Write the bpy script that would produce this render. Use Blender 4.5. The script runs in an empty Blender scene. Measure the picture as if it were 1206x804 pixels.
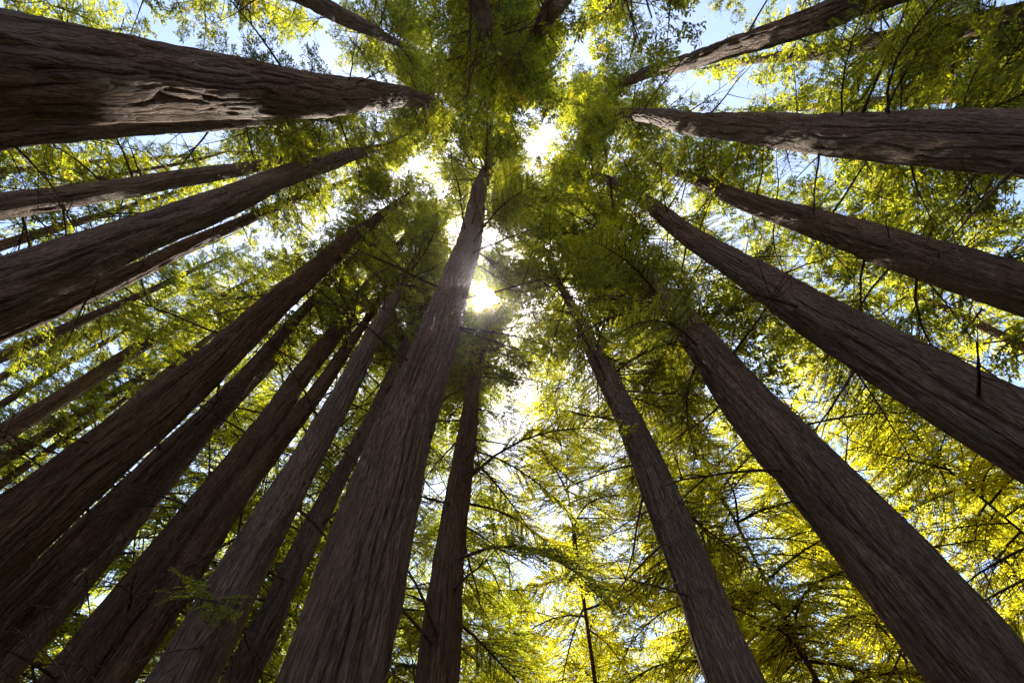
import bpy, math, random
import numpy as np
from mathutils import Vector, Matrix, Quaternion

scene = bpy.context.scene
COL = scene.collection
D2R = math.radians

# ------------------------------------------------------------------ camera
F_PX, CX, CY = 536.0, 603.0, 402.0          # focal length and centre in photo pixels (1206 x 804)
ZEN = (595.0, 122.0)                        # where the vertical trunks converge
CAM_Z = 1.6
pitch = math.atan(math.hypot(ZEN[0]-CX, ZEN[1]-CY)/F_PX)
roll = math.atan2(ZEN[0]-CX, CY-ZEN[1])
ELV = math.pi/2 - pitch
FW = np.array([0, math.cos(ELV), math.sin(ELV)])
_R = np.array([1.0, 0, 0]); _U = np.array([0, -math.sin(ELV), math.cos(ELV)])
RC = math.cos(roll)*_R + math.sin(roll)*_U
UC = -math.sin(roll)*_R + math.cos(roll)*_U
EYE = np.array([0.0, 0.0, CAM_Z])

def ray(x, y):
    return FW + (x-CX)/F_PX*RC + (CY-y)/F_PX*UC

cam_d = bpy.data.cameras.new('camera')
cam_d.sensor_width = 36.0
cam_d.lens = F_PX/1206.0*36.0
cam_d.clip_start = 0.05
cam_d.clip_end = 20000.0
cam = bpy.data.objects.new('camera', cam_d)
COL.objects.link(cam)
M3 = Matrix(((RC[0], UC[0], -FW[0]), (RC[1], UC[1], -FW[1]), (RC[2], UC[2], -FW[2])))
cam.matrix_world = Matrix.Translation(EYE) @ M3.to_4x4()
scene.camera = cam

# ------------------------------------------------------------------ sky and sun
SUN = ray(570, 350); SUN = SUN/np.linalg.norm(SUN)
sun_el = math.asin(SUN[2]); sun_az = math.atan2(SUN[0], SUN[1])
world = bpy.data.worlds.new('World')
scene.world = world
world.use_nodes = True
wn = world.node_tree.nodes; wl = world.node_tree.links
bg = wn['Background']
sky = wn.new('ShaderNodeTexSky')
sky.sky_type = 'NISHITA'
sky.sun_disc = False
sky.sun_elevation = sun_el
sky.sun_rotation = sun_az
sky.air_density = 1.0
sky.dust_density = 1.3
sky.ozone_density = 1.0
wl.new(sky.outputs[0], bg.inputs[0])
bg.inputs[1].default_value = 0.12

sl = bpy.data.lights.new('sun_lamp', 'SUN')
sl.energy = 5.0
sl.angle = D2R(0.53)
sl.color = (1.0, 0.93, 0.80)
so = bpy.data.objects.new('sun_lamp', sl)
COL.objects.link(so)
so.rotation_euler = Vector(SUN).to_track_quat('Z', 'Y').to_euler()
so.location = (0, 0, 80)

scene.view_settings.view_transform = 'Standard'
scene.view_settings.look = 'None'
scene.view_settings.exposure = 1.72
scene.view_settings.gamma = 1.0
scene.view_settings.use_curve_mapping = False
cy = scene.cycles
cy.max_bounces = 8
cy.diffuse_bounces = 5
cy.glossy_bounces = 2
cy.transmission_bounces = 4
cy.volume_bounces = 0
cy.transparent_max_bounces = 8
cy.sample_clamp_indirect = 6.0
cy.use_denoising = True
cy.use_adaptive_sampling = True
cy.adaptive_threshold = 0.02

# ------------------------------------------------------------------ materials
def new_mat(name):
    m = bpy.data.materials.new(name); m.use_nodes = True
    nt = m.node_tree
    for n in list(nt.nodes): nt.nodes.remove(n)
    return m, nt.nodes, nt.links

def ramp(n, stops):
    r = n.new('ShaderNodeValToRGB')
    e = r.color_ramp.elements
    while len(e) < len(stops): e.new(0.5)
    for k, (p, c) in enumerate(stops):
        e[k].position = p; e[k].color = (*c, 1)
    return r

def bark_material(name, dark, mid, light):
    m, n, l = new_mat(name)
    out = n.new('ShaderNodeOutputMaterial')
    p = n.new('ShaderNodeBsdfPrincipled'); p.inputs['Roughness'].default_value = 0.9
    p.inputs['Specular IOR Level'].default_value = 0.15
    tc = n.new('ShaderNodeTexCoord')
    oi = n.new('ShaderNodeObjectInfo')
    add = n.new('ShaderNodeVectorMath'); add.operation = 'ADD'
    sc = n.new('ShaderNodeVectorMath'); sc.operation = 'SCALE'; sc.inputs['Scale'].default_value = 37.0
    l.new(oi.outputs['Random'], sc.inputs[0])
    l.new(tc.outputs['Object'], add.inputs[0]); l.new(sc.outputs[0], add.inputs[1])
    mp = n.new('ShaderNodeMapping'); mp.inputs['Scale'].default_value = (1, 1, 0.15)
    l.new(add.outputs[0], mp.inputs[0])
    fib = n.new('ShaderNodeTexNoise'); fib.inputs['Scale'].default_value = 34; fib.inputs['Detail'].default_value = 8
    fib.inputs['Roughness'].default_value = 0.78
    l.new(mp.outputs[0], fib.inputs[0])
    mp2 = n.new('ShaderNodeMapping'); mp2.inputs['Scale'].default_value = (1, 1, 0.22)
    l.new(add.outputs[0], mp2.inputs[0])
    pat = n.new('ShaderNodeTexNoise'); pat.inputs['Scale'].default_value = 2.2; pat.inputs['Detail'].default_value = 4
    l.new(mp2.outputs[0], pat.inputs[0])
    r1 = ramp(n, [(0.36, dark), (0.50, mid), (0.66, light)])
    l.new(fib.outputs[0], r1.inputs[0])
    mp3 = n.new('ShaderNodeMapping'); mp3.inputs['Scale'].default_value = (1, 1, 0.12)
    l.new(add.outputs[0], mp3.inputs[0])
    vor = n.new('ShaderNodeTexVoronoi'); vor.feature = 'DISTANCE_TO_EDGE'; vor.inputs['Scale'].default_value = 15
    l.new(mp3.outputs[0], vor.inputs['Vector'])
    crk = n.new('ShaderNodeMapRange'); crk.inputs['From Max'].default_value = 0.16
    l.new(vor.outputs['Distance'], crk.inputs[0])
    hsum = n.new('ShaderNodeMath'); hsum.operation = 'MULTIPLY_ADD'; hsum.inputs[1].default_value = 0.9
    l.new(crk.outputs[0], hsum.inputs[0]); l.new(fib.outputs[0], hsum.inputs[2])
    r2 = ramp(n, [(0.35, (0.72, 0.66, 0.62)), (0.65, (1.15, 1.05, 0.98))])
    l.new(pat.outputs[0], r2.inputs[0])
    mx = n.new('ShaderNodeMix'); mx.data_type = 'RGBA'; mx.blend_type = 'MULTIPLY'; mx.inputs[0].default_value = 1
    l.new(r1.outputs[0], mx.inputs[6]); l.new(r2.outputs[0], mx.inputs[7])
    wz = n.new('ShaderNodeTexNoise'); wz.inputs['Scale'].default_value = 0.9; wz.inputs['Detail'].default_value = 6; wz.inputs['Roughness'].default_value = 0.7
    l.new(mp2.outputs[0], wz.inputs[0])
    wr = ramp(n, [(0.55, (0, 0, 0)), (0.70, (0.55, 0.55, 0.55))]); l.new(wz.outputs[0], wr.inputs[0])
    gm_ = n.new('ShaderNodeMix'); gm_.data_type = 'RGBA'; gm_.inputs[7].default_value = (0.16, 0.14, 0.11, 1)
    l.new(wr.outputs[0], gm_.inputs[0]); l.new(mx.outputs[2], gm_.inputs[6])
    hs = n.new('ShaderNodeHueSaturation')
    vr = n.new('ShaderNodeMapRange'); vr.inputs['To Min'].default_value = 0.8; vr.inputs['To Max'].default_value = 1.2
    l.new(oi.outputs['Random'], vr.inputs[0]); l.new(vr.outputs[0], hs.inputs['Value'])
    sr = n.new('ShaderNodeMapRange'); sr.inputs['To Min'].default_value = 1.35; sr.inputs['To Max'].default_value = 0.95
    l.new(oi.outputs['Random'], sr.inputs[0]); l.new(sr.outputs[0], hs.inputs['Saturation'])
    l.new(gm_.outputs[2], hs.inputs['Color']); l.new(hs.outputs[0], p.inputs['Base Color'])
    bp = n.new('ShaderNodeBump'); bp.inputs['Strength'].default_value = 1.0; bp.inputs['Distance'].default_value = 0.035
    l.new(hsum.outputs[0], bp.inputs['Height']); l.new(bp.outputs[0], p.inputs['Normal'])
    l.new(p.outputs[0], out.inputs[0])
    return m

BARK = bark_material('redwood_bark', (0.062, 0.043, 0.034), (0.150, 0.106, 0.082), (0.28, 0.205, 0.155))
WOOD = bark_material('dead_branch_wood', (0.05, 0.036, 0.028), (0.11, 0.08, 0.06), (0.18, 0.14, 0.11))

def leaf_material(name, lo, mid, hi, tlo, tmid, thi, odd, odd_amount):
    """needle sprays: green on the face, letting sunlight through"""
    m, n, l = new_mat(name)
    out = n.new('ShaderNodeOutputMaterial')
    g = n.new('ShaderNodeNewGeometry')
    tc = n.new('ShaderNodeTexCoord')
    nz = n.new('ShaderNodeTexNoise'); nz.inputs['Scale'].default_value = 0.55; nz.inputs['Detail'].default_value = 3
    l.new(tc.outputs['Object'], nz.inputs[0])
    av = n.new('ShaderNodeMath'); av.operation = 'MULTIPLY_ADD'
    l.new(g.outputs['Random Per Island'], av.inputs[0]); av.inputs[1].default_value = 0.45
    sb = n.new('ShaderNodeMath'); sb.operation = 'MULTIPLY_ADD'; sb.inputs[1].default_value = 1.1; sb.inputs[2].default_value = -0.28
    l.new(nz.outputs[0], sb.inputs[0]); l.new(sb.outputs[0], av.inputs[2])
    rc = ramp(n, [(0.15, lo), (0.5, mid), (0.9, hi)])
    rt = ramp(n, [(0.15, tlo), (0.5, tmid), (0.9, thi)])
    l.new(av.outputs[0], rc.inputs[0]); l.new(av.outputs[0], rt.inputs[0])
    # a few browned sprays
    nb = n.new('ShaderNodeTexNoise'); nb.inputs['Scale'].default_value = 1.3; nb.inputs['Detail'].default_value = 2
    l.new(tc.outputs['Object'], nb.inputs[0])
    th = ramp(n, [(0.64, (0, 0, 0)), (0.72, (odd_amount,)*3)])
    l.new(nb.outputs[0], th.inputs[0])
    mt = n.new('ShaderNodeMix'); mt.data_type = 'RGBA'; mt.inputs[7].default_value = (*odd, 1)
    l.new(th.outputs[0], mt.inputs[0]); l.new(rt.outputs[0], mt.inputs[6])
    df = n.new('ShaderNodeBsdfDiffuse'); l.new(rc.outputs[0], df.inputs[0])
    tr = n.new('ShaderNodeBsdfTranslucent'); l.new(mt.outputs[2], tr.inputs[0])
    ad = n.new('ShaderNodeAddShader'); l.new(df.outputs[0], ad.inputs[0]); l.new(tr.outputs[0], ad.inputs[1])
    l.new(ad.outputs[0], out.inputs[0])
    return m

LEAF = leaf_material('redwood_needles', (0.032, 0.048, 0.030), (0.055, 0.068, 0.028), (0.100, 0.100, 0.022),
                     (0.06, 0.09, 0.025), (0.26, 0.27, 0.012), (0.58, 0.53, 0.012), (0.50, 0.26, 0.03), 0.6)
LEAF_G = leaf_material('yellow_green_needles', (0.04, 0.055, 0.016), (0.075, 0.085, 0.014), (0.11, 0.105, 0.014),  # needle tones between the green and the yellow sets
                       (0.12, 0.16, 0.02), (0.32, 0.34, 0.014), (0.54, 0.50, 0.014), (0.55, 0.32, 0.03), 0.5)
LEAF_Y = leaf_material('yellow_needles', (0.05, 0.06, 0.014), (0.09, 0.09, 0.014), (0.12, 0.105, 0.014),  # needle tones yellower and brighter than the other sets
                       (0.17, 0.18, 0.014), (0.48, 0.46, 0.014), (0.72, 0.60, 0.018), (0.62, 0.32, 0.03), 0.6)

m, n, l = new_mat('forest_floor_litter'); FLOOR = m
out = n.new('ShaderNodeOutputMaterial'); p = n.new('ShaderNodeBsdfPrincipled'); p.inputs['Roughness'].default_value = 1
nz = n.new('ShaderNodeTexNoise'); nz.inputs['Scale'].default_value = 3; nz.inputs['Detail'].default_value = 8
tc = n.new('ShaderNodeTexCoord'); l.new(tc.outputs['Object'], nz.inputs[0])
r = ramp(n, [(0.35, (0.06, 0.035, 0.02)), (0.65, (0.20, 0.12, 0.07))]); l.new(nz.outputs[0], r.inputs[0])
l.new(r.outputs[0], p.inputs['Base Color']); l.new(p.outputs[0], out.inputs[0])

# ------------------------------------------------------------------ mesh helpers
def quad_mesh(name, V, Q, mats, mi=None, smooth=None):
    V = np.ascontiguousarray(V, dtype=np.float32); Q = np.ascontiguousarray(Q, dtype=np.int32)
    me = bpy.data.meshes.new(name)
    me.vertices.add(len(V)); me.vertices.foreach_set('co', V.ravel())
    me.loops.add(Q.size); me.loops.foreach_set('vertex_index', Q.ravel())
    me.polygons.add(len(Q))
    me.polygons.foreach_set('loop_start', np.arange(len(Q), dtype=np.int32)*4)
    for mt in mats: me.materials.append(mt)
    if mi is not None: me.polygons.foreach_set('material_index', np.ascontiguousarray(mi, dtype=np.int32))
    if smooth is not None: me.polygons.foreach_set('use_smooth', np.ascontiguousarray(smooth, dtype=bool))
    me.update(calc_edges=True)
    return me

def tube(path, rad, ns):
    """verts, quads of a tapered tube along path"""
    path = np.asarray(path, float); k = len(path)
    t = np.gradient(path, axis=0); t /= np.linalg.norm(t, axis=1)[:, None] + 1e-9
    ref = np.where(np.abs(t[:, 2:3]) > 0.9, np.array([[1.0, 0, 0]]), np.array([[0, 0, 1.0]]))
    a = np.cross(t, ref); a /= np.linalg.norm(a, axis=1)[:, None] + 1e-9
    b = np.cross(t, a)
    th = np.arange(ns)/ns*2*math.pi
    V = path[:, None, :] + np.asarray(rad)[:, None, None]*(np.cos(th)[None, :, None]*a[:, None, :] + np.sin(th)[None, :, None]*b[:, None, :])
    i = np.arange(k-1)[:, None]*ns; j = np.arange(ns)[None, :]; j2 = (j+1) % ns
    Q = np.stack([i+j, i+j2, i+ns+j2, i+ns+j], -1).reshape(-1, 4)
    return V.reshape(-1, 3), Q

class Acc:
    def __init__(s): s.V, s.Q, s.M, s.n = [], [], [], 0
    def add(s, V, Q, m):
        s.V.append(V); s.Q.append(Q+s.n); s.M.append(np.full(len(Q), m)); s.n += len(V)
    def mesh(s, name, mats):
        M = np.concatenate(s.M)
        return quad_mesh(name, np.concatenate(s.V), np.concatenate(s.Q), mats, M, M == 1)

def noise3(P, cell, seed):
    q = P/cell; i = np.floor(q).astype(np.int64); f = q-i; f = f*f*(3-2*f)
    def h(a, b, c):
        v = (a*374761393 + b*668265263 + c*2147483647 + seed*144269504) & 0xffffffff
        v = ((v ^ (v >> 13))*1274126177) & 0xffffffff
        return ((v ^ (v >> 16)) & 0xffff)/65535.0
    r = 0
    for a in (0, 1):
        for b in (0, 1):
            for c in (0, 1):
                w = (f[:, 0] if a else 1-f[:, 0])*(f[:, 1] if b else 1-f[:, 1])*(f[:, 2] if c else 1-f[:, 2])
                r = r + w*h(i[:, 0]+a, i[:, 1]+b, i[:, 2]+c)
    return r

def leaves(rng, P, Dn, L, W, up_jit=1.1):
    """leaf quads: base P, direction Dn, length L, half width W"""
    k = len(P)
    nrm = np.array([0, 0, 1.0]) + rng.normal(0, up_jit, (k, 3))
    w = np.cross(Dn, nrm); w /= np.linalg.norm(w, axis=1)[:, None] + 1e-9
    mid = P + Dn*(L*0.5)[:, None]
    V = np.stack([P, mid + w*W[:, None], P + Dn*L[:, None], mid - w*W[:, None]], 1).reshape(-1, 3)
    return V, np.arange(4*k).reshape(-1, 4)

def spray_branch(acc, rng, base, az, length, rise, droop, stem_r, twig_gap, leaf_gap, leaf_len, leaf_w, bare=0.22, twig_scale=0.42, stem_sides=4, twig_wood=True, clump=0.0, seed=0):
    """one bough: a curved stem with twigs to both sides, each twig set with leaves"""
    o = np.array([math.cos(az), math.sin(az), 0]); sd = np.array([-o[1], o[0], 0])
    wob = rng.normal(0, 0.05)
    def pt(t):
        t = np.asarray(t)[..., None]
        return base + length*(o*t + np.array([0, 0, 1.0])*(rise*t - droop*t*t) + sd*(wob*np.sin(t*3.1)))
    ts = np.linspace(0, 1, 6)
    acc.add(*tube(pt(ts), stem_r*(1-0.85*ts), stem_sides), 1)
    nt = max(3, int(length*(1-bare)/twig_gap))
    t = bare + (1-bare)*(np.arange(nt)+rng.uniform(0, 1, nt))/nt
    t = np.concatenate([t, t+0.01]); t = np.clip(t, 0, 1)
    sgn = np.concatenate([np.ones(nt), -np.ones(nt)])
    B = pt(t)
    ang = np.radians(rng.uniform(38, 72, 2*nt))
    tl = (twig_scale*length*(1-t)**0.8 + 0.22)*rng.uniform(0.55, 1.2, 2*nt)
    td = o[None]*np.cos(ang)[:, None] + sd[None]*(np.sin(ang)*sgn)[:, None]
    td[:, 2] += rng.normal(-0.22, 0.22, 2*nt)
    td /= np.linalg.norm(td, axis=1)[:, None]
    kmax = max(2, int(tl.max()/leaf_gap))
    s = (np.arange(kmax)[None, :] + rng.uniform(0, 1, (2*nt, kmax)))*leaf_gap
    msk = s < tl[:, None]
    P = B[:, None, :] + td[:, None, :]*s[..., None]
    P[..., 2] -= 0.18*s**2
    side = np.cross(td, np.array([0, 0, 1.0])); side /= np.linalg.norm(side, axis=1)[:, None] + 1e-9
    P = P[msk]; TD = np.repeat(td[:, None, :], kmax, 1)[msk]; SD = np.repeat(side[:, None, :], kmax, 1)[msk]
    if clump > 0:                                     # foliage grows in clumps with gaps between
        nv = 0.68*noise3(P, 1.6, seed) + 0.32*noise3(P, 0.55, seed+7)
        keep = nv > clump + rng.normal(0, 0.035, len(P))
        P, TD, SD = P[keep], TD[keep], SD[keep]
    for q in (1, -1):
        k = len(P)
        d = TD*0.75 + SD*q*0.7 + rng.normal(0, 0.28, (k, 3)); d[:, 2] -= 0.12
        d /= np.linalg.norm(d, axis=1)[:, None]
        acc.add(*leaves(rng, P, d, leaf_len*rng.uniform(0.6, 1.3, k), leaf_w*rng.uniform(0.7, 1.25, k)), 0)
    if twig_wood:
        for i in range(2*nt):
            if tl[i] > 0.5:
                e = B[i] + td[i]*tl[i]*0.9; e[2] -= 0.15*tl[i]**2
                acc.add(*tube([B[i], (B[i]+e)/2, e], [stem_r*0.28, stem_r*0.2, stem_r*0.06], 3), 1)

CROWN_L, CROWN_R = 22.0, 4.6
def crown_mesh(seed, nb, mat, shape=0.75, low=0.35, gap=1.0, clump=0.47, leaf=(0.17, 0.030, 0.046), bare=0.16):
    rng = np.random.default_rng(seed)
    acc = Acc()
    az = rng.uniform(0, 6.28)
    for i in range(nb):
        u = ((i+rng.uniform(0, 1))/nb)**0.92
        z = u*CROWN_L*0.97
        az += 2.4 + rng.normal(0, 0.5)
        prof = (low + (1-low)*min(1, u/0.22))*(1-u)**shape
        r = max(0.35, CROWN_R*prof*rng.uniform(0.6, 1.25))
        rise = rng.uniform(-0.05, 0.3) + 0.55*u**2
        droop = rng.uniform(0.25, 0.65)*(1-0.5*u)
        spray_branch(acc, rng, np.array([0, 0, z]), az, r, rise, droop, 0.012+0.009*r, 0.17*gap, leaf[2], leaf[0], leaf[1], clump=clump, seed=seed, bare=bare if r > 1.5 else 0.05)
    return acc.mesh('crown', [mat, WOOD])

CROWNS = [crown_mesh(100+k, 80+6*k, LEAF, shape=0.6+0.08*k, low=0.3+0.06*k) for k in range(4)]
BUSHY = [crown_mesh(200+k, 84, LEAF_Y if k < 2 else LEAF_G, shape=0.42, low=0.75, clump=0.475, gap=0.8, leaf=(0.125, 0.020, 0.042), bare=0.06) for k in range(4)]
BROAD = [crown_mesh(250+k, 96, LEAF, shape=0.36, low=0.5) for k in range(2)]

def bare_branch_mesh(seed):
    """a dead bough, length 1, pointing along +x, with forked twigs"""
    rng = np.random.default_rng(seed)
    acc = Acc()
    def stem(p, d, L, r, depth):
        k = 6; pts = [p]; dd = d.copy()
        for _ in range(k):
            dd = dd + rng.normal(0, 0.055, 3) + np.array([0, 0, rng.normal(-0.03, 0.04)])
            dd /= np.linalg.norm(dd); pts.append(pts[-1] + dd*L/k)
        pts = np.array(pts)
        acc.add(*tube(pts, r*(1-0.8*np.linspace(0, 1, k+1)), 5 if depth == 0 else 4), 1)
        if depth < 2:
            for q in range(rng.integers(3, 6) if depth == 0 else rng.integers(1, 4)):
                i = rng.integers(2, k)
                nd = (pts[i]-pts[i-1]); nd /= np.linalg.norm(nd)
                nd = nd + rng.normal(0, 0.55, 3); nd[2] -= 0.15; nd /= np.linalg.norm(nd)
                stem(pts[i], nd, L*rng.uniform(0.3, 0.55), r*0.45, depth+1)
    stem(np.zeros(3), np.array([1.0, 0, rng.uniform(-0.35, 0.15)]), 1.0, 0.013, 0)
    M = np.zeros(sum(len(q) for q in acc.Q))
    return quad_mesh('branch', np.concatenate(acc.V), np.concatenate(acc.Q), [WOOD], None, M == 0)

BARE = [bare_branch_mesh(300+k) for k in range(14)]

def leafy_branch_meshes(seed, leaf):
    """a long living bough: (wood mesh, foliage mesh), length 1 unit = 4 m, fine sprays"""
    rng = np.random.default_rng(seed)
    acc = Acc()
    spray_branch(acc, rng, np.zeros(3), 0.0, 4.0, rng.uniform(0.0, 0.3), rng.uniform(0.45, 0.8), 0.040, 0.085, 0.030, 0.085, 0.011, bare=0.22, twig_scale=0.36, stem_sides=6)
    V = np.concatenate(acc.V); Q = np.concatenate(acc.Q); M = np.concatenate(acc.M)
    def sub(mask, nm, mt, sm):
        q = Q[mask]; used, inv = np.unique(q.ravel(), return_inverse=True)
        return quad_mesh(nm, V[used], inv.reshape(-1, 4), [mt], None, np.full(len(q), sm))
    return sub(M == 1, 'branch', WOOD, True), sub(M == 0, 'foliage', leaf, False)

LEAFY = [leafy_branch_meshes(400+k, LEAF if k < 4 else LEAF_Y) for k in range(7)]

def pnoise(rng, nz, na, z, a):
    """smooth noise, periodic in a (0..1); z in cells"""
    g = rng.uniform(-1, 1, (nz+2, na))
    zi = np.clip(np.floor(z).astype(int), 0, nz); zf = z-zi; zf = zf*zf*(3-2*zf)
    aa = (a % 1.0)*na; ai = np.floor(aa).astype(int) % na; af = aa-np.floor(aa); af = af*af*(3-2*af); a2 = (ai+1) % na
    return (g[zi, ai]*(1-af)+g[zi, a2]*af)*(1-zf) + (g[zi+1, ai]*(1-af)+g[zi+1, a2]*af)*zf

def trunk_mesh(seed, H, prof_s, prof_d, na, dz, rough):
    rng = np.random.default_rng(seed)
    rows = max(8, int(H/dz))
    s = np.linspace(-0.25, H, rows)
    D = np.interp(s, prof_s, prof_d)
    flare = 0.55*prof_d[0]*np.exp(-np.maximum(s, 0)/0.7)
    R = (D+flare)/2
    a = np.arange(na)/na
    S, A = np.meshgrid(s, a, indexing='ij')
    nr = max(12, int(math.pi*prof_d[0]/0.125))         # furrows round the trunk
    warp = 0.35/nr*1.6*pnoise(rng, int(H/1.1)+2, 9, (S+0.3)/1.1, A)
    rid = pnoise(rng, int(H/1.9)+2, nr, (S+0.3)/1.9, A+warp)
    rid = 1-2*np.clip(1-np.abs(rid)*3.2, 0, 1)**1.5
    fine = pnoise(rng, int(H/0.45)+2, nr*2, (S+0.3)/0.45, A+warp)
    lump = pnoise(rng, int(H/2.5)+2, 7, (S+0.3)/2.5, A)
    fl = pnoise(rng, 3, 7, np.zeros_like(S), A)
    RR = R[:, None]*(1+0.05*lump + 0.10*fl*np.exp(-np.maximum(S, 0)/1.2))
    amp = rough*np.minimum(1, R[:, None]/0.3)
    RR = RR + amp*(0.040*rid + 0.022*fine)
    # slow bends of the stem
    bx = 0.11*np.sin(s*0.23+rng.uniform(0, 6)) + 0.03*np.sin(s*0.7+rng.uniform(0, 6)); by = 0.11*np.sin(s*0.19+rng.uniform(0, 6)) + 0.03*np.sin(s*0.6+rng.uniform(0, 6))
    fade = np.clip(s/6, 0, 1)
    X = RR*np.cos(A*2*math.pi) + (bx*fade)[:, None]; Y = RR*np.sin(A*2*math.pi) + (by*fade)[:, None]
    V = np.stack([X, Y, S], -1).reshape(-1, 3)
    i = np.arange(rows-1)[:, None]*na; j = np.arange(na)[None, :]; j2 = (j+1) % na
    Q = np.stack([i+j, i+j2, i+na+j2, i+na+j], -1).reshape(-1, 4)
    return quad_mesh('trunk', V, Q, [BARK], None, np.full(len(Q), True))

# ------------------------------------------------------------------ setting
gm = quad_mesh('ground', [(-400, -400, 0), (400, -400, 0), (400, 400, 0), (-400, 400, 0)], [(0, 1, 2, 3)], [FLOOR])
go = bpy.data.objects.new('ground', gm); COL.objects.link(go)
go['kind'] = 'structure'; go['label'] = 'brown forest floor covered in needle litter'; go['category'] = 'ground'

# ------------------------------------------------------------------ trees
rnd = random.Random(5)
PLACED = []          # (x, y)
CROWN_OBJS = []
AXES = {}

def child(name, me, parent, loc=(0, 0, 0), rot=(0, 0, 0), scl=(1, 1, 1)):
    o = bpy.data.objects.new(name, me); COL.objects.link(o)
    o.parent = parent; o.location = loc; o.rotation_euler = rot; o.scale = scl
    return o

def tree_root(name, base, axis, label, group):
    e = bpy.data.objects.new(name, None); COL.objects.link(e)
    e.empty_display_size = 0.5
    e.location = base
    e.rotation_euler = Vector((0, 0, 1)).rotation_difference(Vector(axis)).to_euler()
    e['label'] = label; e['category'] = 'tree'
    if group: e['group'] = group
    return e

def add_crown(root, mesh, hc, H, rad, spin):
    k = (H*1.01-hc)/CROWN_L
    o = child('crown', mesh, root, (0, 0, hc), (0, 0, spin), (rad/CROWN_R, rad/CROWN_R, k))
    CROWN_OBJS.append(o)
    return o

def add_bare(root, rng, n, s0, s1, D_of, Lr=(1.2, 3.2)):
    for i in range(n):
        s = s0+(s1-s0)*(i+rng.random())/n
        az = rng.uniform(0, 2*math.pi); L = rng.uniform(*Lr)
        r = D_of(s)/2*0.8
        child('branch', BARE[rng.randrange(len(BARE))], root, (r*math.cos(az), r*math.sin(az), s),
              (rng.uniform(-0.6, 0.6), rng.uniform(-0.15, 0.45), az), (L, L, L))

def add_leafy(root, rng, n, s0, s1, D_of, az0, spread, kinds, Lr=(0.6, 1.15)):
    for i in range(n):
        s = s0+(s1-s0)*(i+rng.random())/n
        az = az0+rng.uniform(-spread, spread); L = rng.uniform(*Lr)
        r = D_of(s)/2*0.8
        w, f = LEAFY[rng.choice(kinds)]
        b = child('branch', w, root, (r*math.cos(az), r*math.sin(az), s), (rng.uniform(-0.3, 0.3), rng.uniform(-0.2, 0.3), az), (L, L, L))
        CROWN_OBJS.append(child('foliage', f, b))

GRP = 'redwoods of the grove'
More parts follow.
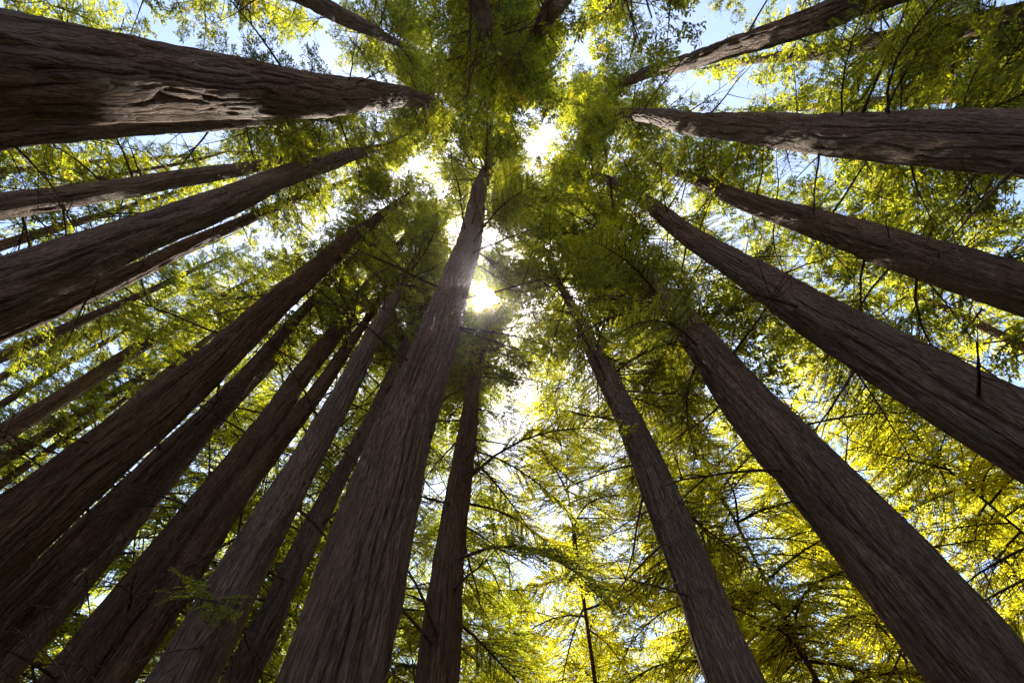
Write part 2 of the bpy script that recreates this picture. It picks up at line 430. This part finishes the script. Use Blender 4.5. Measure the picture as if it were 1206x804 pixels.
# key: near diameter in metres, points along the centre line (photo x, y, width), trunk detail, crown base share, crown radius, bare boughs, label
TREES = [
 ('T1', 1.25, [(0,78,118),(200,95,79),(402,109,39),(500,118,15)], 2, 0.70, 3.6, 26, 'huge redwood with a long sunlit patch on its furrowed bark'),
 ('T2', .75, [(0,158,41),(240,146,22),(330,138,13)], 1, 0.60, 3.0, 16, 'redwood close beside the huge sun-patched trunk, with one bright streak'),
 ('T3', .70, [(0,247,27),(250,200,16),(372,181,6)], 1, 0.55, 3.2, 18, 'dark mid-sized redwood with a bare stick-like stem leaning along it'),
 ('T3b', .17, [(0,234,6),(130,200,5),(255,181,3)], 0, .6, 1.2, 6, 'pole-thin pale-tipped young redwood next to a dark trunk'),
 ('T4', 1.0, [(0,330,60),(402,190,15),(462,167,5)], 2, 0.62, 3.3, 24, 'broad straight redwood with a much thinner trunk running close against it'),
 ('T5', .62, [(0,382,25),(300,240,10),(410,211,5)], 1, .5, 2.8, 16, 'thin redwood tucked close against the broad straight one'),
 ('T6', .50, [(0,418,13),(200,331,6)], 0, .5, 2.8, 10, 'distant slim redwood with a pale lit edge along its trunk'),
 ('T8b', .40, [(0,478,8),(112,412,6)], 0, .5, 2.6, 8, 'faint spindly redwood in front of bright yellow foliage'),
 ('T7', .75, [(0,513,20),(120,447,15),(240,370,9),(290,333,5)], 1, .5, 3.0, 14, 'slim straight redwood with sky gaps on both its sides'),
 ('T8', .42, [(20,531,9),(233,408,6)], 0, .5, 2.8, 8, 'thin dark redwood just behind the massive ridged trunk'),
 ('S1', .45, [(0,396,10),(190,312,5)], 0, .5, 2.6, 8, 'slim dark redwood next to the thin one tucked against the broad trunk'),
 ('S2', .40, [(0,446,8),(180,357,5)], 0, .5, 2.6, 8, 'narrow redwood between the pale-edged slim one and a spindly one'),
 ('S3', .45, [(0,543,10),(150,455,6)], 0, .5, 2.6, 8, 'slim redwood with broken light along it, before the massive ridged trunk'),
 ('S4', .40, [(0,570,9),(120,488,6)], 0, .5, 2.6, 8, 'thin redwood hugging the outline of the massive ridged trunk'),
 ('S5', .35, [(0,204,7),(200,184,4)], 0, .5, 2.4, 6, 'thin redwood between the streaked trunk and the dark mid-sized one'),
 ('T9', 1.15, [(0,637,78),(235,428,40),(402,296,18),(462,242,7)], 2, 0.60, 3.3, 22, 'massive dark redwood with raised bark ridges, first of a tight row'),
 ('T10', .85, [(0,735,52),(100,632,42),(200,530,30),(330,395,12)], 2, .5, 3.0, 18, 'dark redwood wedged between the massive ridged trunk and its neighbour'),
 ('T11', .62, [(82,700,28),(245,500,24),(340,390,13),(440,285,6)], 1, .5, 2.8, 40, 'redwood edged by a ladder of bare dead branches'),
 ('T12', .80, [(85,804,50),(290,545,27),(400,390,17),(485,270,6)], 2, 0.62, 3.0, 34, 'paler brown redwood facing the ladder of dead branches'),
 ('T13', .62, [(141,804,38),(298,570,25),(392,425,13),(450,344,5)], 1, .5, 2.8, 22, 'shaggy dark redwood with a small leafy shoot on its trunk'),
 ('T14', .95, [(212,804,68),(363,536,30),(450,375,15),(490,307,7)], 2, 0.60, 3.0, 34, 'dark redwood with bare branches bridging to a slimmer trunk'),
 ('T15', .66, [(288,804,37),(405,545,16),(478,395,9),(503,345,6)], 1, .55, 2.8, 38, 'slim redwood with bare branches, next to the broad trunk by the sun'),
 ('T16', 1.0, [(398,804,119),(472,536,69),(546,268,33),(575,195,12)], 2, 0.58, 5.0, 30, 'broad towering redwood that the sun shines past'),
 ('T17', .75, [(514,804,48),(545,536,22),(561,440,14),(568,392,7)], 2, .70, 2.5, 34, 'slender redwood whose top stands right under the sun'),
 ('T18', .80, [(872,804,62),(753,536,31),(692,401,15),(664,341,7)], 2, .5, 3.4, 26, 'tapering dark redwood standing alone before bright yellow foliage'),
 ('T19', 1.15, [(1137,779,107),(935,536,67),(847,427,40),(760,325,15)], 2, .55, 3.7, 18, 'thick redwood with fibrous bark, its top lost in leafy boughs'),
 ('T20', 1.05, [(1206,513,85),(971,370,50),(850,288,25),(750,235,14),(695,202,7)], 2, 0.60, 4.5, 20, 'tall redwood with peeling pale bark along one edge'),
 ('T21', 1.0, [(1206,346,54),(1020,284,41),(870,232,18),(800,205,8)], 2, 0.58, 3.3, 18, 'shaded redwood with crooked twisting boughs beneath its crown'),
 ('T22', 1.05, [(1206,178,70),(1004,162,48),(804,144,22),(725,134,8)], 2, 0.62, 3.4, 20, 'thick redwood with scaly bark and a small sun fleck, alongside dark foliage'),
 ('T23', .66, [(1000,3,30),(905,31,26),(804,62,16),(680,118,4)], 2, 0.68, 3.0, 14, 'redwood with two glaring sunlit stretches of bark'),
 ('T24', .85, [(1206,18,30),(1000,52,18),(900,70,9)], 1, .3, 3.6, 16, 'redwood almost hidden in deep shaded foliage, one glint on its bark'),
 ('T25', .55, [(1206,112,17),(1050,121,12),(950,125,7)], 1, .28, 3.2, 14, 'small shaded redwood behind the scaly-barked trunk'),
 ('T26', .70, [(655,0,25),(618,66,10)], 1, 0.66, 3.8, 12, 'redwood with reddish upper trunk rising almost overhead'),
 ('T27', .60, [(558,0,24),(578,50,8)], 1, 0.66, 3.6, 12, 'redwood seen straight up with spokes of bare branches'),
 ('T28', .70, [(365,0,20),(430,30,13),(480,55,5)], 1, 0.60, 3.0, 14, 'shadowed redwood behind the huge sun-patched one'),
]
BROAD_ON = ('T1', 'T16', 'T20', 'T22', 'T26', 'T27', 'T23', 'T28')
LEAFY_ON = {  # tree: (n, s0, s1, azimuth, spread, variants)
 'T19': (28, 12.5, 23, 2.9, 1.7, [0,1,2,3,4]), 'T20': (9, 10, 24, 1.3, 1.2, [0,1,2,4]), 'T21': (10, 9, 24, 1.2, 1.3, [0,1,2,3]),
 'T22': (6, 9, 16, -1.0, 0.8, [0,1,2,3]), 'T16': (26, 18, 36, 0.0, 0.9, [0,1,2,3]), 'T18': (12, 9, 20, 0.9, 1.6, [0,1,4,5,6]),
 'T24': (40, 9, 26, 3.2, 2.2, [0,1,2,3]), 'T25': (34, 8, 22, 3.2, 2.4, [0,1,2,3]), 'T17': (8, 7, 14, 0.3, 1.4, [0,4,5]),
 'T13': (2, 4, 9, -0.6, 0.6, [0,1]), 'T3': (5, 14, 24, 0.0, 2.0, [0,1]),
}

for ti, (key, D0, pts, det, cshare, crad, nbare, label) in enumerate(TREES):
    x, y, w = pts[0]; P0 = ray(x, y)*(D0*F_PX/w)
    def on_ray(q):
        d = ray(q[0], q[1]); t = (d[:2]@P0[:2])/(d[:2]@d[:2]); return d*t, q[2]*t/F_PX
    P1, _ = on_ray(pts[-1])
    ax = (P1-P0)/np.linalg.norm(P1-P0)
    base = P0 - ax*((P0[2]+CAM_Z)/ax[2]); base_w = base + EYE
    ss, dd = [], []
    for q in pts:
        P, Dq = on_ray(q); ss.append(float((P-base)@ax)); dd.append(min(Dq, (dd[-1] if dd else D0)))
    top = ss[-1]
    H = min(max(top*1.34, 38.0), max(55.0, top*1.18)) if key not in ('T3b',) else top*1.05
    if key == 'T17': H = top*1.13
    if key == 'T16': H = 62.0
    ps = [0.0, ss[0]*0.5] + ss + [H]
    pd = [D0*1.10, D0*1.04] + dd + [0.02]
    root = tree_root('redwood_tree', base_w, ax, label, GRP)
    PLACED.append((base_w[0], base_w[1])); AXES[key] = (base_w, ax)
    na, dz, ro = ((132, 0.22, 1.0), (72, 0.35, 1.0), (192, 0.2, 1.0))[1 if det == 1 else (2 if det == 2 and D0*F_PX/np.hypot(*P0[:2]) > 55 else 0)] if det else (24, 1.0, 0.5)
    if det == 2 and na == 132: na, dz = 104, 0.28
    child('trunk', trunk_mesh(500+ti, H, ps, pd, na, dz, ro), root)
    D_of = lambda s, ps=ps, pd=pd: float(np.interp(s, ps, pd))
    hc = H*cshare
    rg = random.Random(700+ti)
    add_crown(root, (BROAD if key in BROAD_ON else CROWNS)[ti % 2 if key in BROAD_ON else ti % len(CROWNS)], hc, H, crad*1.45, rg.uniform(0, 6.28))
    add_bare(root, rg, nbare, {'T1': 17.0, 'T2': 12.0, 'T9': 9.0, 'T16': 8.0, 'T19': 8.0}.get(key, min(5.0, H*0.15)), hc+3, D_of)
    if key in LEAFY_ON:
        add_leafy(root, rg, LEAFY_ON[key][0], LEAFY_ON[key][1], LEAFY_ON[key][2], D_of, *LEAFY_ON[key][3:])

# ---- trees further back
BACK = [('background_redwood', 'slim redwood further back in the grove, seen only in glimpses', CROWNS, 'redwoods further back'),
        ('bushy_tree', 'bushy yellow-green tree with foliage low down, behind the redwood row', BUSHY, 'bushy trees at the edge of the grove')]
BT = []
def far_trunk(seed, H, D):
    return trunk_mesh(seed, H, [0, H], [D, 0.03], 20, 1.2, 0.5)
FT = [far_trunk(900+k, 40.0, 0.62) for k in range(4)]
SHORT = {'T1': 'the sun-patched giant', 'T4': 'the broad straight redwood', 'T7': 'the slim straight redwood', 'T9': 'the massive ridged redwood',
         'T12': 'the paler brown redwood', 'T16': 'the broad sunward redwood', 'T17': 'the slender sun-topped redwood', 'T18': 'the lone tapering redwood',
         'T19': 'the thick fibrous redwood', 'T20': 'the pale-edged redwood', 'T21': 'the crooked-boughed redwood', 'T22': 'the scaly-barked redwood', 'T23': 'the sun-glared redwood'}
MARKS = sorted((math.degrees(math.atan2(AXES[q][0][0], AXES[q][0][1])), t) for q, t in SHORT.items())
def between(x, y):
    a = math.degrees(math.atan2(x, y))
    lo = [t for q, t in MARKS if q <= a]; hi = [t for q, t in MARKS if q > a]
    if lo and hi: return 'between ' + lo[-1] + ' and ' + hi[0]
    return 'beyond ' + (hi[0] if hi else lo[-1])
def d_big(x, y): return not (math.hypot(x, y) < 20 and -4 < math.degrees(math.atan2(x, y)) < 62)
def back_tree(x, y, kind, H, hc, rad, spin, k):
    nm, lb, cr, gr = BACK[kind]
    near = 'just behind, ' if math.hypot(x, y) < 20 else 'far behind, ' if math.hypot(x, y) > 30 else 'some way behind, '
    lb = ('bushy tree ' if kind else 'plain redwood ') + near + between(x, y)
    root = tree_root(nm, (x, y, 0), (rnd.uniform(-.02, .02), rnd.uniform(-.02, .02), 1), lb, gr)
    s = H/40.0
    sd = s*0.34 if kind else (s if d_big(x, y) else s*0.62)
    child('trunk', FT[k % 4], root, scl=(sd, sd, s))
    ci = k % len(cr) if not kind else (k % 2 if x > -1 else 2 + k % 2)
    add_crown(root, cr[ci], hc, H, rad, spin)
    if kind == 0:
        add_bare(root, rnd, 10, 6, hc+2, lambda q: 0.5, (1.5, 3.0))

for k, (a, d, H, hc, rad) in enumerate([(-9.7, 14, 50, 22, 5.4), (8, 22, 44, 14, 5.8), (22.5, 20, 33, 7, 5.0), (29, 17.5, 34, 8, 5.0), (-22, 18, 42, 15, 4.6), (-20, 12.5, 48, 18, 5.6), (23, 13.5, 47, 18, 5.6), (130, 7.8, 42, 20, 5.2), (-165, 6.5, 42, 20, 5.0), (43, 13.5, 43, 15, 5.2), (70.5, 18, 42, 12, 5.4), (84, 15, 43, 13, 5.4), (77, 25, 40, 11, 5.4), (-43, 19.5, 34, 6, 5.0), (-34, 20, 36, 6, 5.2), (-27, 23, 36, 7, 5.2), (-15, 24, 38, 7, 5.2)]):
    x = d*math.sin(D2R(a)); y = d*math.cos(D2R(a)); PLACED.append((x, y))
    back_tree(x, y, 1 if k < 4 or hc < 10 else 0, H, hc, rad, rnd.uniform(0, 6.28), k)
k = 0
tries = 0
while k < 115 and tries < 6000:
    tries += 1
    a = rnd.uniform(-120, 120); d = 11 + 38*rnd.random()**0.8
    x = d*math.sin(D2R(a)); y = d*math.cos(D2R(a))
    right = -8 < a < 56
    side = 56 <= a < 112
    left = -100 < a < -42
    if min((x-p)**2+(y-q)**2 for p, q in PLACED) < (5.0 if right else 4.3 if d < 24 else 5.0)**2: continue
    if right and d < 17: continue
    if left and (d < 19 or 31 < d < 35): continue
    if side and d < 13.5: continue
    if (a < -98 or a > 112) and d > 22: continue
    PLACED.append((x, y))
    bushy = right or (d > 31 if left else d > 24 if side else d > 17)
    H = rnd.uniform(24, 33) if bushy else rnd.uniform(37, 46)
    hc = H*(rnd.uniform(.12, .25) if bushy else rnd.uniform(.22, .36) if side else rnd.uniform(.42, .55))
    back_tree(x, y, 1 if bushy else 0, H, hc, rnd.uniform(4.4, 5.4) if bushy else rnd.uniform(4.0, 4.8), rnd.uniform(0, 6.28), k)
    k += 1
print('background trees', k)

# ------------------------------------------------------------------ canopy gaps: where foliage is cut away (photo x, y, radius), the sun shines through the first
GAPS = [(570, 350, 14)]
# lanes cut through the canopy so that sunlight falls on a trunk: (tree, heights, radius)
LANES = [('T1', (9.2, 9.9, 10.6, 11.3, 12.0), .6), ('T1', (16.5, 17.5, 18.5), .5), ('T1', (22, 24), .6), ('T2', (20, 21.5, 23), .5),
         ('T23', (20.5, 21.5, 22.5, 23.5), .55), ('T23', (27.5, 29), .6), ('T22', (15.5, 24), .4), ('T20', (24, 27, 30), .5), ('T21', (17.5, 18.5), .35), ('T3', (30, 33), .4)]
bpy.context.view_layer.update()
LN = []
_r = random.Random(11)
for key, hs, rad in LANES:
    b, ax = AXES[key]
    for h in hs: LN.append((b + ax*h, rad*_r.uniform(0.6, 1.2)))
DROP = {}
for o in CROWN_OBJS:
    me = o.data
    nv = len(me.vertices)
    co = np.empty(nv*3, np.float32); me.vertices.foreach_get('co', co); co = co.reshape(-1, 3)
    Mw = np.array(o.matrix_world)
    Wd = co@Mw[:3, :3].T + Mw[:3, 3]
    W = Wd - EYE
    zc = W@FW
    px = CX + F_PX*(W@RC)/np.maximum(zc, 1e-3); py = CY - F_PX*(W@UC)/np.maximum(zc, 1e-3)
    hit = np.zeros(nv, bool)
    for gx, gy, gr in GAPS:
        th = np.arctan2(py-gy, px-gx)
        rr = gr*(1+0.22*np.sin(3*th+1)+0.15*np.sin(7*th))
        hit |= (zc > 0) & (np.hypot(px-gx, py-gy) < rr)
    cen = Mw[:3, :3]@np.array([0, 0, CROWN_L/2]) + Mw[:3, 3]
    for P, rad in LN:
        v = cen-P; t = v@SUN
        if np.linalg.norm(v-SUN*t) > 16: continue
        dv = Wd-P; t = dv@SUN
        hit |= (t > 0.3) & (np.linalg.norm(dv-t[:, None]*SUN, axis=1) < rad)
    if hit.any():
        DROP[me.name] = DROP.get(me.name, np.zeros(nv, bool)) | hit
REMADE = {}
for nm, hit in DROP.items():
    me = bpy.data.meshes[nm]
    npoly = len(me.polygons)
    co = np.empty(len(hit)*3, np.float32); me.vertices.foreach_get('co', co); co = co.reshape(-1, 3)
    q = np.empty(npoly*4, np.int32); me.loops.foreach_get('vertex_index', q); q = q.reshape(-1, 4)
    mi = np.empty(npoly, np.int32); me.polygons.foreach_get('material_index', mi)
    keep = ~hit[q].any(1)
    used, inv = np.unique(q[keep].ravel(), return_inverse=True)
    REMADE[nm] = quad_mesh(nm, co[used], inv.reshape(-1, 4), list(me.materials), mi[keep], mi[keep] == 1)
    print('thinned', nm, npoly, int(keep.sum()))
for o in CROWN_OBJS:
    if o.data.name in REMADE: o.data = REMADE[o.data.name]

# ------------------------------------------------------------------ the sun's disc in the sky, enlarged to include its glare
bpy_sun = bpy.data.meshes.new('sun')
import bmesh
bm = bmesh.new(); bmesh.ops.create_icosphere(bm, subdivisions=4, radius=135.0); bm.to_mesh(bpy_sun); bm.free()
m, n, l = new_mat('sun_disc'); out = n.new('ShaderNodeOutputMaterial'); em = n.new('ShaderNodeEmission')
em.inputs[0].default_value = (1, 0.95, 0.86, 1); em.inputs[1].default_value = 120.0
tp = n.new('ShaderNodeBsdfTransparent'); ads = n.new('ShaderNodeAddShader')
l.new(em.outputs[0], ads.inputs[0]); l.new(tp.outputs[0], ads.inputs[1])
l.new(ads.outputs[0], out.inputs[0]); bpy_sun.materials.append(m)
sun_o = bpy.data.objects.new('sun', bpy_sun); COL.objects.link(sun_o)
sun_o.location = Vector(SUN)*6000
sun_o['kind'] = 'structure'; sun_o['label'] = 'white sun shining through a gap in the canopy'; sun_o['category'] = 'sun'

# ------------------------------------------------------------------ haze added to make a glow around the sun
bm = bmesh.new(); bmesh.ops.create_cube(bm, size=1.0)
hz_me = bpy.data.meshes.new('haze'); bm.to_mesh(hz_me); bm.free()
m, n, l = new_mat('glow_haze'); out = n.new('ShaderNodeOutputMaterial'); pv = n.new('ShaderNodeVolumePrincipled')
pv.inputs['Color'].default_value = (0.95, 0.97, 1.0, 1); pv.inputs['Density'].default_value = 0.00014; pv.inputs['Anisotropy'].default_value = 0.92
l.new(pv.outputs[0], out.inputs['Volume']); hz_me.materials.append(m)
hz = bpy.data.objects.new('haze', hz_me); COL.objects.link(hz)
hz.scale = (820, 820, 64); hz.location = (0, 0, 31)
hz['kind'] = 'stuff'; hz['label'] = 'thin haze added for the glow around the sun'; hz['category'] = 'haze'
